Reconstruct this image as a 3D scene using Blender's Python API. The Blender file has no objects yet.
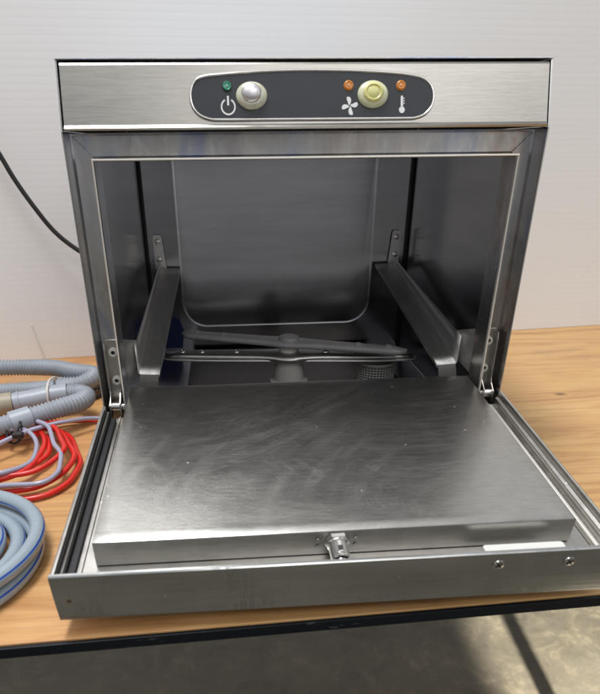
import bpy, bmesh, math, random
from mathutils import Vector, Matrix, noise
random.seed(7)
C = bpy.context.scene.collection
PI = math.pi
TABLE = -.335            # height of the bench top (0 = lower edge of the control fascia)
FLOOR = TABLE - .75

# ------------------------------------------------------------------ helpers
def tag(o, label=None, cat=None, group=None, kind=None):
    if label: o['label'] = label
    if cat: o['category'] = cat
    if group: o['group'] = group
    if kind: o['kind'] = kind
    return o

def thing(name, loc, label, cat, group=None):
    o = bpy.data.objects.new(name, None); C.objects.link(o)
    o.empty_display_size = .05
    o.location = loc
    return tag(o, label, cat, group)

def wloc(o):
    m = Matrix.Translation(o.location)
    p = o.parent
    return m if p is None else Matrix.Identity(4)

def obj(name, bm, mats, parent=None, smooth=False, label=None, auto=None):
    me = bpy.data.meshes.new(name)
    bmesh.ops.recalc_face_normals(bm, faces=bm.faces[:])
    if smooth or auto:
        for f in bm.faces: f.smooth = True
        if auto:
            for e in bm.edges:
                if len(e.link_faces) == 2 and e.calc_face_angle(0) > auto: e.smooth = False
    bm.to_mesh(me); bm.free()
    for m in (mats if isinstance(mats, (list, tuple)) else [mats]): me.materials.append(m)
    o = bpy.data.objects.new(name, me); C.objects.link(o)
    if parent is not None:
        o.parent = parent
        o.matrix_parent_inverse = wloc(parent).inverted()
    if label: o['label'] = label
    return o

def box(bm, x0, x1, y0, y1, z0, z1, bev=0, seg=2, mi=0, M=None):
    vs = [bm.verts.new(Vector((x, y, z))) for x in (x0, x1) for y in (y0, y1) for z in (z0, z1)]
    q = [(0,1,3,2),(4,6,7,5),(0,4,5,1),(2,3,7,6),(0,2,6,4),(1,5,7,3)]
    fs = [bm.faces.new([vs[i] for i in f]) for f in q]
    for f in fs: f.material_index = mi
    out = list(vs)
    if bev:
        es = list({e for f in fs for e in f.edges})
        r = bmesh.ops.bevel(bm, geom=es, offset=bev, segments=seg, profile=.5, affect='EDGES')
        out = [v for v in set(list(r['verts']) + [v for v in vs if v.is_valid]) if v.is_valid]
        # include every vertex reachable
        seen = set(out); st = list(out)
        while st:
            v = st.pop()
            for e in v.link_edges:
                w = e.other_vert(v)
                if w not in seen: seen.add(w); st.append(w)
        out = list(seen)
        for v in out:
            for f in v.link_faces: f.material_index = mi
    if M is not None:
        for v in out: v.co = M @ v.co
    return out

def basis(axis):
    a = Vector(axis).normalized()
    t = Vector((0,0,1)) if abs(a.z) < .9 else Vector((1,0,0))
    u = a.cross(t).normalized(); v = a.cross(u)
    return a, u, v

def lathe(bm, origin, axis, prof, n=32, sx=1, sy=1, mi=0):
    """prof: list of (distance along axis, radius)"""
    a, u, v = basis(axis); o = Vector(origin); rings = []
    for d, r in prof:
        if r < 1e-6: rings.append([bm.verts.new(o + a*d)])
        else: rings.append([bm.verts.new(o + a*d + u*(r*sx*math.cos(2*PI*i/n)) + v*(r*sy*math.sin(2*PI*i/n))) for i in range(n)])
    for A, B in zip(rings, rings[1:]):
        for i in range(n):
            j = (i+1) % n
            if len(A) == 1 and len(B) == 1: continue
            if len(A) == 1: f = bm.faces.new((A[0], B[i], B[j]))
            elif len(B) == 1: f = bm.faces.new((A[i], A[j], B[0]))
            else: f = bm.faces.new((A[i], A[j], B[j], B[i]))
            f.material_index = mi
    return rings

def catmull(P, step=.004, closed=False):
    P = [Vector(p) for p in P]; out = []
    n = len(P)
    rng = range(n if closed else n-1)
    for i in rng:
        if closed: p0, p1, p2, p3 = P[i-1], P[i], P[(i+1) % n], P[(i+2) % n]
        else: p0, p1, p2, p3 = P[max(i-1,0)], P[i], P[i+1], P[min(i+2,n-1)]
        k = max(2, int((p2-p1).length/step))
        for j in range(k):
            t = j/k
            out.append(.5*((2*p1)+(p2-p0)*t+(2*p0-5*p1+4*p2-p3)*t*t+(3*p1-p0-3*p2+p3)*t**3))
    if not closed: out.append(P[-1])
    return out

def resample(Q, step):
    out = [Q[0].copy()]; acc = 0
    for a, b in zip(Q, Q[1:]):
        L = (b-a).length
        while acc + L >= step and L > 0:
            t = (step-acc)/L; a = a.lerp(b, t); out.append(a.copy()); L = (b-a).length; acc = 0
        acc += L
    return out

def tube(bm, Q, r, n=14, cap=True, stripe=None, twist=0, closed=False, mi=0):
    """Q: dense points, r: number or function of arc length"""
    N = len(Q); s = 0; up = None; rings = []
    for i, p in enumerate(Q):
        if closed: t = (Q[(i+1) % N]-Q[i-1]).normalized()
        else: t = (Q[min(i+1,N-1)]-Q[max(i-1,0)]).normalized()
        if up is None:
            up = Vector((0,0,1)) if abs(t.z) < .9 else Vector((0,1,0))
        up = (up - t*up.dot(t)).normalized(); sd = t.cross(up)
        if i: s += (p-Q[i-1]).length
        R = r(s) if callable(r) else r
        rings.append([bm.verts.new(p + up*(R*math.cos(2*PI*k/n + twist*s)) + sd*(R*math.sin(2*PI*k/n + twist*s))) for k in range(n)])
    pairs = list(zip(rings, rings[1:])) + ([(rings[-1], rings[0])] if closed else [])
    for A, B in pairs:
        for k in range(n):
            f = bm.faces.new((A[k], A[(k+1) % n], B[(k+1) % n], B[k]))
            f.material_index = 1 if (stripe and k in stripe) else mi
    if cap and not closed:
        bm.faces.new(rings[0][::-1]); bm.faces.new(rings[-1])
    return rings

def prism(bm, poly, fn, d0, d1, mi=0):
    """poly: list of (a,b); fn(a,b,d)->point; a slab between offsets d0 and d1"""
    A = [bm.verts.new(fn(a, b, d0)) for a, b in poly]; B = [bm.verts.new(fn(a, b, d1)) for a, b in poly]
    n = len(poly)
    fs = [bm.faces.new(A[::-1]), bm.faces.new(B)] + [bm.faces.new((A[i], A[(i+1) % n], B[(i+1) % n], B[i])) for i in range(n)]
    for f in fs: f.material_index = mi
    return fs

def rrect(x0, x1, y0, y1, r, n=8):
    out = []
    for cx, cy, a0 in ((x1-r, y1-r, 0), (x0+r, y1-r, PI/2), (x0+r, y0+r, PI), (x1-r, y0+r, 1.5*PI)):
        for i in range(n+1):
            a = a0 + PI/2*i/n; out.append((cx+r*math.cos(a), cy+r*math.sin(a)))
    return out

# ------------------------------------------------------------------ materials
def new(name):
    m = bpy.data.materials.new(name); m.use_nodes = True
    nt = m.node_tree; b = nt.nodes['Principled BSDF']
    return m, nt, b

def N(nt, t, **k):
    n = nt.nodes.new(t)
    for a, v in k.items():
        if a.startswith('i_'): n.inputs[a[2:].replace('_', ' ')].default_value = v
        else: setattr(n, a, v)
    return n

def noise_n(nt, scale, mscale=(1,1,1), detail=4, rough=.55, rot=(0,0,0), dist=0, loc=(0,0,0)):
    tc = N(nt, 'ShaderNodeTexCoord'); mp = N(nt, 'ShaderNodeMapping')
    mp.inputs['Scale'].default_value = mscale; mp.inputs['Rotation'].default_value = rot; mp.inputs['Location'].default_value = loc
    nt.links.new(tc.outputs['Object'], mp.inputs['Vector'])
    n = N(nt, 'ShaderNodeTexNoise'); n.inputs['Scale'].default_value = scale
    n.inputs['Detail'].default_value = detail; n.inputs['Roughness'].default_value = rough; n.inputs['Distortion'].default_value = dist
    nt.links.new(mp.outputs[0], n.inputs['Vector'])
    return n.outputs['Fac']

def ramp(nt, src, stops):
    r = N(nt, 'ShaderNodeValToRGB'); cr = r.color_ramp
    while len(cr.elements) < len(stops): cr.elements.new(.5)
    for e, (p, c) in zip(cr.elements, stops):
        e.position = p; e.color = (c, c, c, 1) if isinstance(c, (int, float)) else tuple(c)+(1,)
    nt.links.new(src, r.inputs[0]); return r.outputs[0]

def mix(nt, fac, a, b, mode='MIX'):
    m = N(nt, 'ShaderNodeMix', data_type='RGBA', blend_type=mode)
    for k, (s, v) in enumerate(((m.inputs[0], fac), (m.inputs[6], a), (m.inputs[7], b))):
        if isinstance(v, bpy.types.NodeSocket): nt.links.new(v, s)
        elif isinstance(v, (int, float)): s.default_value = v if k == 0 else (v, v, v, 1)
        else: s.default_value = tuple(v)+(1,)
    return m.outputs[2]

def math_n(nt, op, a, b=0.):
    m = N(nt, 'ShaderNodeMath', operation=op)
    for s, v in ((m.inputs[0], a), (m.inputs[1], b)):
        if isinstance(v, bpy.types.NodeSocket): nt.links.new(v, s)
        else: s.default_value = v
    return m.outputs[0]

def steel(name, col=(.56,.55,.53), rough=.3, brush=(6,300,300), var=.12, stain=.25, scratch=0., bump=.08, dark=(.3,.27,.24), aniso=0, smudge=.5, peel=0, smear=0):
    m, nt, b = new(name)
    b.inputs['Metallic'].default_value = 1
    br = noise_n(nt, 1, brush, 3, .7)
    sm = noise_n(nt, 9, (1,1,1), 5, .6, dist=.6)
    sm2 = noise_n(nt, 38, (1,1,1), 6, .7)
    c = mix(nt, ramp(nt, br, [(.3, 0.), (.7, 1.)]), [x*.9 for x in col], [min(1, x*1.08) for x in col])
    st = math_n(nt, 'MULTIPLY', ramp(nt, sm, [(.5, 0.), (.72, 1.)]), ramp(nt, sm2, [(.4, 0.), (.65, 1.)]))
    c = mix(nt, math_n(nt, 'MULTIPLY', st, stain), c, dark)
    r = math_n(nt, 'ADD', rough - var*.5, math_n(nt, 'MULTIPLY', br, var*.6))
    r = math_n(nt, 'ADD', r, math_n(nt, 'MULTIPLY', ramp(nt, sm, [(.25, 0.), (.75, 1.)]), var*smudge))
    h = br
    if scratch:
        acc = None
        tc = N(nt, 'ShaderNodeTexCoord'); sp = N(nt, 'ShaderNodeSeparateXYZ'); nt.links.new(tc.outputs['Object'], sp.inputs[0])
        for k, (px, py) in enumerate(((-.10, .12), (.16, -.30), (.30, .10), (-.30, -.15), (.02, .45))):
            dx = math_n(nt, 'SUBTRACT', sp.outputs[0], px); dy = math_n(nt, 'SUBTRACT', sp.outputs[1], py)
            L = math_n(nt, 'SQRT', math_n(nt, 'ADD', math_n(nt, 'MULTIPLY', dx, dx), math_n(nt, 'MULTIPLY', dy, dy)))
            an = math_n(nt, 'ARCTAN2', dy, dx)
            cb = N(nt, 'ShaderNodeCombineXYZ'); nt.links.new(math_n(nt, 'MULTIPLY', L, 1300 + 150*k), cb.inputs[0]); nt.links.new(math_n(nt, 'MULTIPLY', an, 6 + k*2.3), cb.inputs[1]); cb.inputs[2].default_value = k*7.3
            nz = N(nt, 'ShaderNodeTexNoise'); nz.inputs['Scale'].default_value = 1; nz.inputs['Detail'].default_value = 2; nt.links.new(cb.outputs[0], nz.inputs['Vector'])
            q = math_n(nt, 'MULTIPLY', ramp(nt, nz.outputs['Fac'], [(.62, 0.), (.70, 1.)]), ramp(nt, noise_n(nt, 11, loc=(k*2.3, k, 0)), [(.48, 0.), (.62, 1.)]))
            acc = q if acc is None else math_n(nt, 'MAXIMUM', acc, q)
        msk = ramp(nt, noise_n(nt, 14, loc=(5,2,0)), [(.42, 0.), (.6, 1.)])
        acc = math_n(nt, 'MULTIPLY', acc, msk)
        c = mix(nt, math_n(nt, 'MULTIPLY', acc, scratch), c, (.85,.84,.82))
        r = math_n(nt, 'ADD', r, math_n(nt, 'MULTIPLY', acc, .07))
        # broad curved wipe marks
        wp = None
        for k, (px, py, f) in enumerate(((-.16, .10, 75), (.22, -.28, 60), (.10, .25, 110))):
            dx = math_n(nt, 'SUBTRACT', sp.outputs[0], px); dy = math_n(nt, 'SUBTRACT', sp.outputs[1], py)
            L = math_n(nt, 'SQRT', math_n(nt, 'ADD', math_n(nt, 'MULTIPLY', dx, dx), math_n(nt, 'MULTIPLY', dy, dy)))
            cb = N(nt, 'ShaderNodeCombineXYZ'); nt.links.new(math_n(nt, 'MULTIPLY', L, f), cb.inputs[0]); nt.links.new(math_n(nt, 'MULTIPLY', math_n(nt, 'ARCTAN2', dy, dx), 2.2), cb.inputs[1]); cb.inputs[2].default_value = k*3.7
            nz = N(nt, 'ShaderNodeTexNoise'); nz.inputs['Scale'].default_value = 1; nz.inputs['Detail'].default_value = 5; nz.inputs['Roughness'].default_value = .65; nt.links.new(cb.outputs[0], nz.inputs['Vector'])
            q = math_n(nt, 'MULTIPLY', ramp(nt, nz.outputs['Fac'], [(.42, 0.), (.66, 1.)]), ramp(nt, noise_n(nt, 7, loc=(k*1.9, 2*k, 1)), [(.40, 0.), (.62, 1.)]))
            wp = q if wp is None else math_n(nt, 'MAXIMUM', wp, q)
        r = math_n(nt, 'ADD', r, math_n(nt, 'MULTIPLY', wp, .05)); c = mix(nt, math_n(nt, 'MULTIPLY', wp, .07), c, (.74,.72,.68))
        vs = N(nt, 'ShaderNodeTexVoronoi'); vs.inputs['Scale'].default_value = 75; nt.links.new(tc.outputs['Object'], vs.inputs['Vector'])
        spk = math_n(nt, 'MULTIPLY', ramp(nt, vs.outputs['Distance'], [(.05, 1.), (.09, 0.)]), ramp(nt, noise_n(nt, 17, loc=(9,4,0)), [(.52, 0.), (.6, 1.)]))
        c = mix(nt, math_n(nt, 'MULTIPLY', spk, .5), c, (.9,.88,.85)); r = math_n(nt, 'ADD', r, math_n(nt, 'MULTIPLY', spk, .2))
    if smear:
        k = math_n(nt, 'MULTIPLY', ramp(nt, noise_n(nt, 1, (16,30,9), 4, .6, dist=.7, loc=(2,0,1)), [(.56, 0.), (.68, 1.)]), ramp(nt, noise_n(nt, 1, (300,60,30), 3, .7), [(.38, 0.), (.6, 1.)]))
        c = mix(nt, math_n(nt, 'MULTIPLY', k, smear), c, (.16,.16,.16)); r = math_n(nt, 'ADD', r, math_n(nt, 'MULTIPLY', k, .15))
        k2 = ramp(nt, noise_n(nt, 1, (40,60,90), 5, .7, dist=1.5, loc=(4,1,1)), [(.62, 0.), (.70, 1.)])
        c = mix(nt, math_n(nt, 'MULTIPLY', k2, smear*.4), c, (.78,.77,.74)); r = math_n(nt, 'ADD', r, math_n(nt, 'MULTIPLY', k2, .18))
    if peel:
        h = math_n(nt, 'ADD', h, math_n(nt, 'MULTIPLY', noise_n(nt, 420, (1,1,1), 3, .6), peel))
    nt.links.new(c, b.inputs['Base Color']); nt.links.new(r, b.inputs['Roughness'])
    bp = N(nt, 'ShaderNodeBump'); bp.inputs['Strength'].default_value = bump; bp.inputs['Distance'].default_value = .001
    nt.links.new(h, bp.inputs['Height']); nt.links.new(bp.outputs[0], b.inputs['Normal'])
    if aniso:
        b.inputs['Anisotropic'].default_value = aniso
    return m

def plain(name, col, rough=.5, metal=0, var=.12, nscale=30, bump=0, spec=.5, coat=0, trans=0, sss=0):
    m, nt, b = new(name)
    n = noise_n(nt, nscale, detail=5)
    c = mix(nt, n, [x*(1-var) for x in col], [min(1, x*(1+var)) for x in col])
    nt.links.new(c, b.inputs['Base Color'])
    r = math_n(nt, 'ADD', rough-.06, math_n(nt, 'MULTIPLY', noise_n(nt, nscale*2), .12))
    nt.links.new(r, b.inputs['Roughness'])
    b.inputs['Metallic'].default_value = metal; b.inputs['Specular IOR Level'].default_value = spec
    b.inputs['Coat Weight'].default_value = coat; b.inputs['Transmission Weight'].default_value = trans
    if sss:
        b.inputs['Subsurface Weight'].default_value = sss; b.inputs['Subsurface Scale'].default_value = .004
    if bump:
        bp = N(nt, 'ShaderNodeBump'); bp.inputs['Strength'].default_value = bump; bp.inputs['Distance'].default_value = .002
        nt.links.new(noise_n(nt, nscale*6), bp.inputs['Height']); nt.links.new(bp.outputs[0], b.inputs['Normal'])
    return m

M = {}
M['fascia'] = steel('brushed_fascia', (.41,.392,.36), .33, (40,60,620), .09, .22, 0, .05, dark=(.36,.30,.24))
M['case'] = steel('case_steel', (.55,.55,.54), .28, (300,300,6), .12, .25, 0, .06)
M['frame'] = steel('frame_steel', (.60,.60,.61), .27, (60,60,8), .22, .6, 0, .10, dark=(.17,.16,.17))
def tint(m, amt):  # blue and brown reflections put into the steel colour, with pale stains
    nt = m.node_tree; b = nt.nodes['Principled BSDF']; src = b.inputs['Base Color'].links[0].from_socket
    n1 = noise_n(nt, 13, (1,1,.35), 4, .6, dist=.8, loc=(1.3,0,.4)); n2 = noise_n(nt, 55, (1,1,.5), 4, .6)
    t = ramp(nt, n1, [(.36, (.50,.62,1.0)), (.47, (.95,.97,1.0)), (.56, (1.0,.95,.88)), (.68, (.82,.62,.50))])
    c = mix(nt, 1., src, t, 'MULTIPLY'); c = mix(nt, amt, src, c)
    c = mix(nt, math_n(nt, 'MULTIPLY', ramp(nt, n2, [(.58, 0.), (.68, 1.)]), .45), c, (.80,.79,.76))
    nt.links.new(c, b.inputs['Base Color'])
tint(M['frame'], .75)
M['tank'] = steel('tank_steel', (.44,.44,.465), .17, (6,6,60), .05, .10, 0, .01, dark=(.2,.19,.19))
M['rail_end'] = steel('rail_end_steel', (.60,.59,.57), .5, (60,60,200), .12, .25, 0, .05)
M['lip'] = plain('bright_sheet_edge', (.85,.82,.76), .5, .9, .1, 90)  # brighter than the frame: caught light on the edge put into the colour
M['screen'] = steel('tank_screen_steel', (.085,.072,.062), .3, (40,40,40), .1, .3, 0, .02)
M['rail'] = steel('rail_steel', (.72,.71,.69), .45, (200,12,200), .12, .25, 0, .05)
M['pad'] = steel('scratched_door_steel', (.54,.525,.495), .29, (60,420,420), .09, .05, .26, .05, dark=(.42,.40,.37), smudge=.4, peel=1.5)
M['pan'] = steel('door_pan_steel', (.55,.53,.50), .30, (40,40,40), .16, .55, .2, .05, dark=(.25,.22,.19))
M['edge'] = steel('door_edge_steel', (.57,.58,.57), .17, (5,320,320), .16, .5, .1, .08, dark=(.28,.27,.25), smear=.28)
M['chrome'] = plain('bright_metal', (.75,.73,.70), .18, 1, .08, 60)
M['washer'] = plain('pale_washer', (.66,.65,.60), .45, .15, .1, 90)
M['zinc'] = plain('hinge_zinc', (.46,.44,.41), .34, 1, .2, 90)
M['cap'] = plain('satin_silver_cap', (.78,.76,.78), .38, .85, .1, 200, coat=.3)
M['plate'] = plain('charcoal_plate', (.018,.020,.026), .45, 0, .25, 120)
M['white_ink'] = plain('white_print', (.80,.80,.80), .5, 0, .03)
M['green'] = plain('green_lens', (.01,.22,.13), .2, 0, .2, 300, coat=.5)
M['orange'] = plain('orange_lens', (.58,.19,.006), .35, 0, .25, 400, coat=.6)
M['cover'] = plain('yellowed_rubber', (.66,.66,.45), .22, 0, .22, 140, coat=.7, sss=.4)
M['cover_clear'] = plain('clouded_clear_rubber', (.56,.56,.43), .18, 0, .3, 160, coat=.8, sss=.4)
M['cover_pale'] = plain('pale_button_cap', (.66,.64,.26), .38, 0, .15, 90, coat=.3, sss=.3)
M['dark_fill'] = plain('black_fill', (.012,.012,.014), .5, 0)
M['plastic_dark'] = plain('dark_plastic', (.13,.13,.135), .38, 0, .2, 50)
M['arm_steel'] = steel('wash_arm_steel', (.50,.49,.47), .38, (60,60,60), .12, .3, 0, .03)
M['arm'] = plain('grey_arm_plastic', (.27,.27,.275), .36, 0, .2, 50)
M['post'] = plain('white_plastic', (.48,.47,.44), .45, 0, .1)
M['blue_patch'] = plain('blue_patch', (.006,.018,.11), .45, 0, .3)
M['sticker'] = plain('white_strip', (.66,.65,.62), .4, 0, .08, 40)
M['hose'] = plain('grey_hose', (.29,.315,.35), .45, 0, .2, 35)
M['cuff'] = plain('grey_cuff', (.33,.355,.40), .38, 0, .06, 25)
M['brown'] = plain('stained_connector', (.33,.29,.21), .45, 0, .3, 40)
M['tie'] = plain('pale_tie', (.62,.60,.55), .4, 0, .05)
M['red'] = plain('red_tube', (.62,.018,.012), .30, 0, .3, 60, coat=.15)
M['lilac'] = plain('lilac_tube', (.33,.32,.42), .22, 0, .12, 30, coat=.4)
M['bluegrey'] = plain('striped_hose', (.28,.34,.39), .27, 0, .10, 22, coat=.3)
M['stripe'] = plain('blue_stripe', (.015,.08,.42), .25, 0, .1, 20, coat=.5)
M['black'] = plain('black_cable', (.012,.012,.014), .4, 0)

# bench wood: pale yellow-brown boards with long grain, scuffs and a knot
def wood():
    m, nt, b = new('pine_board')
    g1 = noise_n(nt, 1, (2.2, 17, 12), 7, .62, dist=2.6)
    g2 = noise_n(nt, 1, (5, 260, 90), 4, .7)
    g3 = noise_n(nt, 3.2, (1,1,1), 3, .5)
    c = ramp(nt, g1, [(.28, (.36,.175,.065)), (.40, (.52,.29,.115)), (.50, (.62,.37,.15)), (.62, (.66,.42,.185)), (.75, (.58,.33,.13))])
    c = mix(nt, math_n(nt, 'MULTIPLY', ramp(nt, g2, [(.38, 1.), (.52, 0.)]), .5), c, (.42,.22,.09))
    c = mix(nt, math_n(nt, 'MULTIPLY', ramp(nt, g3, [(.45, 0.), (.65, 1.)]), .35), c, (.56,.29,.13))
    bl = math_n(nt, 'MULTIPLY', ramp(nt, noise_n(nt, 16, (1,1,1), 6, .7, loc=(3,1,0)), [(.56, 0.), (.66, 1.)]), ramp(nt, noise_n(nt, 4, loc=(7,0,0)), [(.5, 0.), (.62, 1.)]))
    c = mix(nt, math_n(nt, 'MULTIPLY', bl, .5), c, (.40,.27,.19))
    # darker redder boards towards the left of the bench
    tc = N(nt, 'ShaderNodeTexCoord'); sp = N(nt, 'ShaderNodeSeparateXYZ'); nt.links.new(tc.outputs['Object'], sp.inputs[0])
    lf = ramp(nt, math_n(nt, 'ADD', math_n(nt, 'MULTIPLY', sp.outputs[0], 1.2), .5), [(.15, 1.), (.75, 0.)])
    c = mix(nt, math_n(nt, 'MULTIPLY', lf, .45), c, mix(nt, 1., c, (.86,.66,.55), 'MULTIPLY'))
    # the knot
    mp = N(nt, 'ShaderNodeMapping'); mp.inputs['Location'].default_value = (-.3956*55, -.189*95, 0); mp.inputs['Scale'].default_value = (55, 95, 0)
    nt.links.new(tc.outputs['Object'], mp.inputs[0])
    le = N(nt, 'ShaderNodeVectorMath', operation='LENGTH'); nt.links.new(mp.outputs[0], le.inputs[0])
    k = ramp(nt, math_n(nt, 'ADD', math_n(nt, 'MULTIPLY', le.outputs['Value'], .5), math_n(nt, 'MULTIPLY', noise_n(nt, 60), .25)), [(.2, 1.), (.45, 0.)])
    c = mix(nt, k, c, (.12,.06,.03))
    nt.links.new(c, b.inputs['Base Color'])
    r = math_n(nt, 'ADD', .34, math_n(nt, 'MULTIPLY', g1, .25)); nt.links.new(r, b.inputs['Roughness'])
    bp = N(nt, 'ShaderNodeBump'); bp.inputs['Strength'].default_value = .15; bp.inputs['Distance'].default_value = .001
    nt.links.new(g2, bp.inputs['Height']); nt.links.new(bp.outputs[0], b.inputs['Normal'])
    return m
M['wood'] = wood()

def edge_band():
    m, nt, b = new('black_edge_band')
    n = noise_n(nt, 1, (60, 200, 320), 5, .6)
    g = noise_n(nt, 5)
    f = math_n(nt, 'MULTIPLY', ramp(nt, n, [(.62, 0.), (.66, 1.)]), ramp(nt, g, [(.5, 0.), (.62, 1.)]))
    c = mix(nt, f, (.004,.006,.009), (.12,.14,.14)); b.inputs['Specular IOR Level'].default_value = .25
    nt.links.new(c, b.inputs['Base Color']); b.inputs['Roughness'].default_value = .45
    return m
M['band'] = edge_band()

def fluted():
    m, nt, b = new('white_fluted_plastic')
    tc = N(nt, 'ShaderNodeTexCoord'); sp = N(nt, 'ShaderNodeSeparateXYZ'); nt.links.new(tc.outputs['Object'], sp.inputs[0])
    w = math_n(nt, 'ABSOLUTE', math_n(nt, 'SINE', math_n(nt, 'MULTIPLY', sp.outputs[2], PI/.0096)))
    w = math_n(nt, 'POWER', w, .5)
    nz = noise_n(nt, 1, (3, 3, 60), 3)
    c = mix(nt, ramp(nt, w, [(.0, 0.), (.75, 1.)]), (.82,.84,.86), (.855,.87,.885))
    c = mix(nt, math_n(nt, 'MULTIPLY', nz, .12), c, (.62,.62,.63))
    # a few specks
    s = N(nt, 'ShaderNodeTexVoronoi'); s.inputs['Scale'].default_value = 9; nt.links.new(tc.outputs['Object'], s.inputs['Vector'])
    c = mix(nt, ramp(nt, s.outputs['Distance'], [(.014, .5), (.022, 0.)]), c, (.4,.36,.32))
    nt.links.new(c, b.inputs['Base Color']); b.inputs['Roughness'].default_value = .42
    bp = N(nt, 'ShaderNodeBump'); bp.inputs['Strength'].default_value = .10; bp.inputs['Distance'].default_value = .0005
    nt.links.new(w, bp.inputs['Height']); nt.links.new(bp.outputs[0], b.inputs['Normal'])
    return m
M['fluted'] = fluted()

def concrete():
    m, nt, b = new('stained_concrete')
    a = noise_n(nt, 11, detail=9, rough=.72, dist=.5); s = noise_n(nt, 38, detail=6, rough=.7); l = noise_n(nt, 1.6, detail=3)
    c = ramp(nt, a, [(.32, (.03,.026,.019)), (.5, (.075,.065,.045)), (.68, (.165,.14,.095))])
    c = mix(nt, math_n(nt, 'MULTIPLY', ramp(nt, s, [(.42, 1.), (.56, 0.)]), .85), c, (.07,.062,.045))
    c = mix(nt, math_n(nt, 'MULTIPLY', ramp(nt, l, [(.4, 0.), (.65, 1.)]), .4), c, (.20,.18,.14))
    nt.links.new(c, b.inputs['Base Color']); b.inputs['Roughness'].default_value = .6
    bp = N(nt, 'ShaderNodeBump'); bp.inputs['Strength'].default_value = .3; bp.inputs['Distance'].default_value = .003
    nt.links.new(s, bp.inputs['Height']); nt.links.new(bp.outputs[0], b.inputs['Normal'])
    return m
M['concrete'] = concrete()

# ------------------------------------------------------------------ setting
bm = bmesh.new(); box(bm, -4, 4, -4, 4, FLOOR-.05, FLOOR)
tag(obj('floor', bm, M['concrete']), kind='structure')
# fluted white sheet standing behind the bench, turned a few degrees
wa = math.atan2(.5319-.4215, .6588+.469)
W = Matrix.Translation((0, .4215+.469*math.tan(wa), 0)) @ Matrix.Rotation(wa, 4, 'Z')
bm = bmesh.new(); box(bm, -2.2, 2.2, 0, .010, TABLE+.0005, 1.4, M=W)
tag(obj('wall', bm, M['fluted']), kind='structure')

# bench
ta = math.atan2(-.2258+.2427, .2097+.254)
T = Matrix.Translation((0, -.2335, 0)) @ Matrix.Rotation(ta, 4, 'Z')
tb = thing('workbench', (0, .1, FLOOR), 'wooden workbench with a thin black edge band and pale knotty top under the steel machine', 'workbench')
bm = bmesh.new(); box(bm, -1.15, 1.0, .002, .90, TABLE-.0104, TABLE, .0006, 2, M=T)
obj('bench_top', bm, M['wood'], tb)
bm = bmesh.new(); box(bm, -1.15, 1.0, -.0015, .0018, TABLE-.0108, TABLE-.0012, .0008, 2, M=T)
obj('edge_band', bm, M['band'], tb)
for (lx, ly) in ((-1.05,.07),(.560,.12),(-1.05,.82),(.66,.82)):
    bm = bmesh.new(); box(bm, lx-.015, lx+.015, ly-.015, ly+.015, FLOOR, TABLE-.0120, .003, 2, M=T)
    obj('leg', bm, M['black'], tb)
for (x0,x1,y0,y1) in ((-1.025,.635,.06,.085),(-1.025,.635,.81,.835)):
    bm = bmesh.new(); box(bm, x0, x1, y0, y1, TABLE-.050, TABLE-.0125, .002, 1, M=T)
    obj('frame_rail', bm, M['black'], tb)

# ------------------------------------------------------------------ the machine
A = .21
gw = thing('glasswasher', (0, .19, TABLE), 'open stainless steel benchtop glasswasher with its drop-down door lowered and wash arms showing', 'dishwasher')
ZT = .0497; DEP = .385; ZB = -.322

# outer case: two side skins, back, base
bm = bmesh.new()
for s in (-1, 1):
    x0, x1 = (-A, -A+.0012) if s < 0 else (A-.0012, A)
    box(bm, x0, x1, 0, DEP, ZB, -.0015)
    # upper part of the skin follows the leaning fascia
    vs = [(x, y, z) for x in (x0, x1) for (y, z) in ((.0005, -.0012), (.0165, ZT), (DEP, ZT), (DEP, -.0012))]
    v = [bm.verts.new(p) for p in vs]
    for q in ((0,1,2,3), (7,6,5,4), (0,4,5,1), (1,5,6,2), (2,6,7,3), (3,7,4,0)): bm.faces.new([v[i] for i in q])
box(bm, -A+.0014, A-.0014, DEP-.0014, DEP-.0002, ZB, ZT-.002)
box(bm, -A+.0014, A-.0014, .012, DEP-.002, ZB, ZB+.002)
box(bm, -A+.0014, A-.0014, .0105, .0117, ZB, -.299)
obj('case', bm, M['case'], gw)
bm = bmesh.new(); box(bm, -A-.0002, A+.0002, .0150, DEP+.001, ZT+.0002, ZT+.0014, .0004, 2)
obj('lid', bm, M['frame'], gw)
for (fx, fy) in ((-.18,.04),(.18,.04),(-.18,.34),(.18,.34)):
    bm = bmesh.new(); lathe(bm, (fx, fy, TABLE), (0,0,1), [(0,0),(0,.014),(.009,.016),(.0125,.016),(.0125,0)], 20)
    obj('foot', bm, M['plastic_dark'], gw, auto=.6)

# leaning fascia; a rolled lip at its foot
def fp(x, z, d=0):      # point on the fascia, d = distance proud of it
    t = z/ZT; y = -.001 + .0155*t
    nrm = Vector((0, -ZT, .0155)).normalized()
    return Vector((x, y, z)) + nrm*d
bm = bmesh.new()
FX = A-.0034
prof = [(-.004, -.0040, .010), (-.0012, -.0040, None)]
sec = [Vector((0,.020,-.0012)), Vector((0,.0006,-.0016)), Vector((0,-.0014,-.0012)), Vector((0,-.0024,.0004)), fp(0,.0026,0), fp(0,.010), fp(0,.025), fp(0,.040), fp(0,ZT-.0035), fp(0,ZT-.0018,-.0008), fp(0,ZT-.0012,-.004)]
NX = 48; rows = []
for i in range(NX+1):
    x = -FX + 2*FX*i/NX
    rows.append([bm.verts.new(Vector((x, p.y + .0004*noise.noise(Vector((x*12, p.z*30, 3))), p.z))) for p in sec])
for a, b_ in zip(rows, rows[1:]):
    for j in range(len(sec)-1): bm.faces.new((a[j], b_[j], b_[j+1], a[j+1]))
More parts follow.
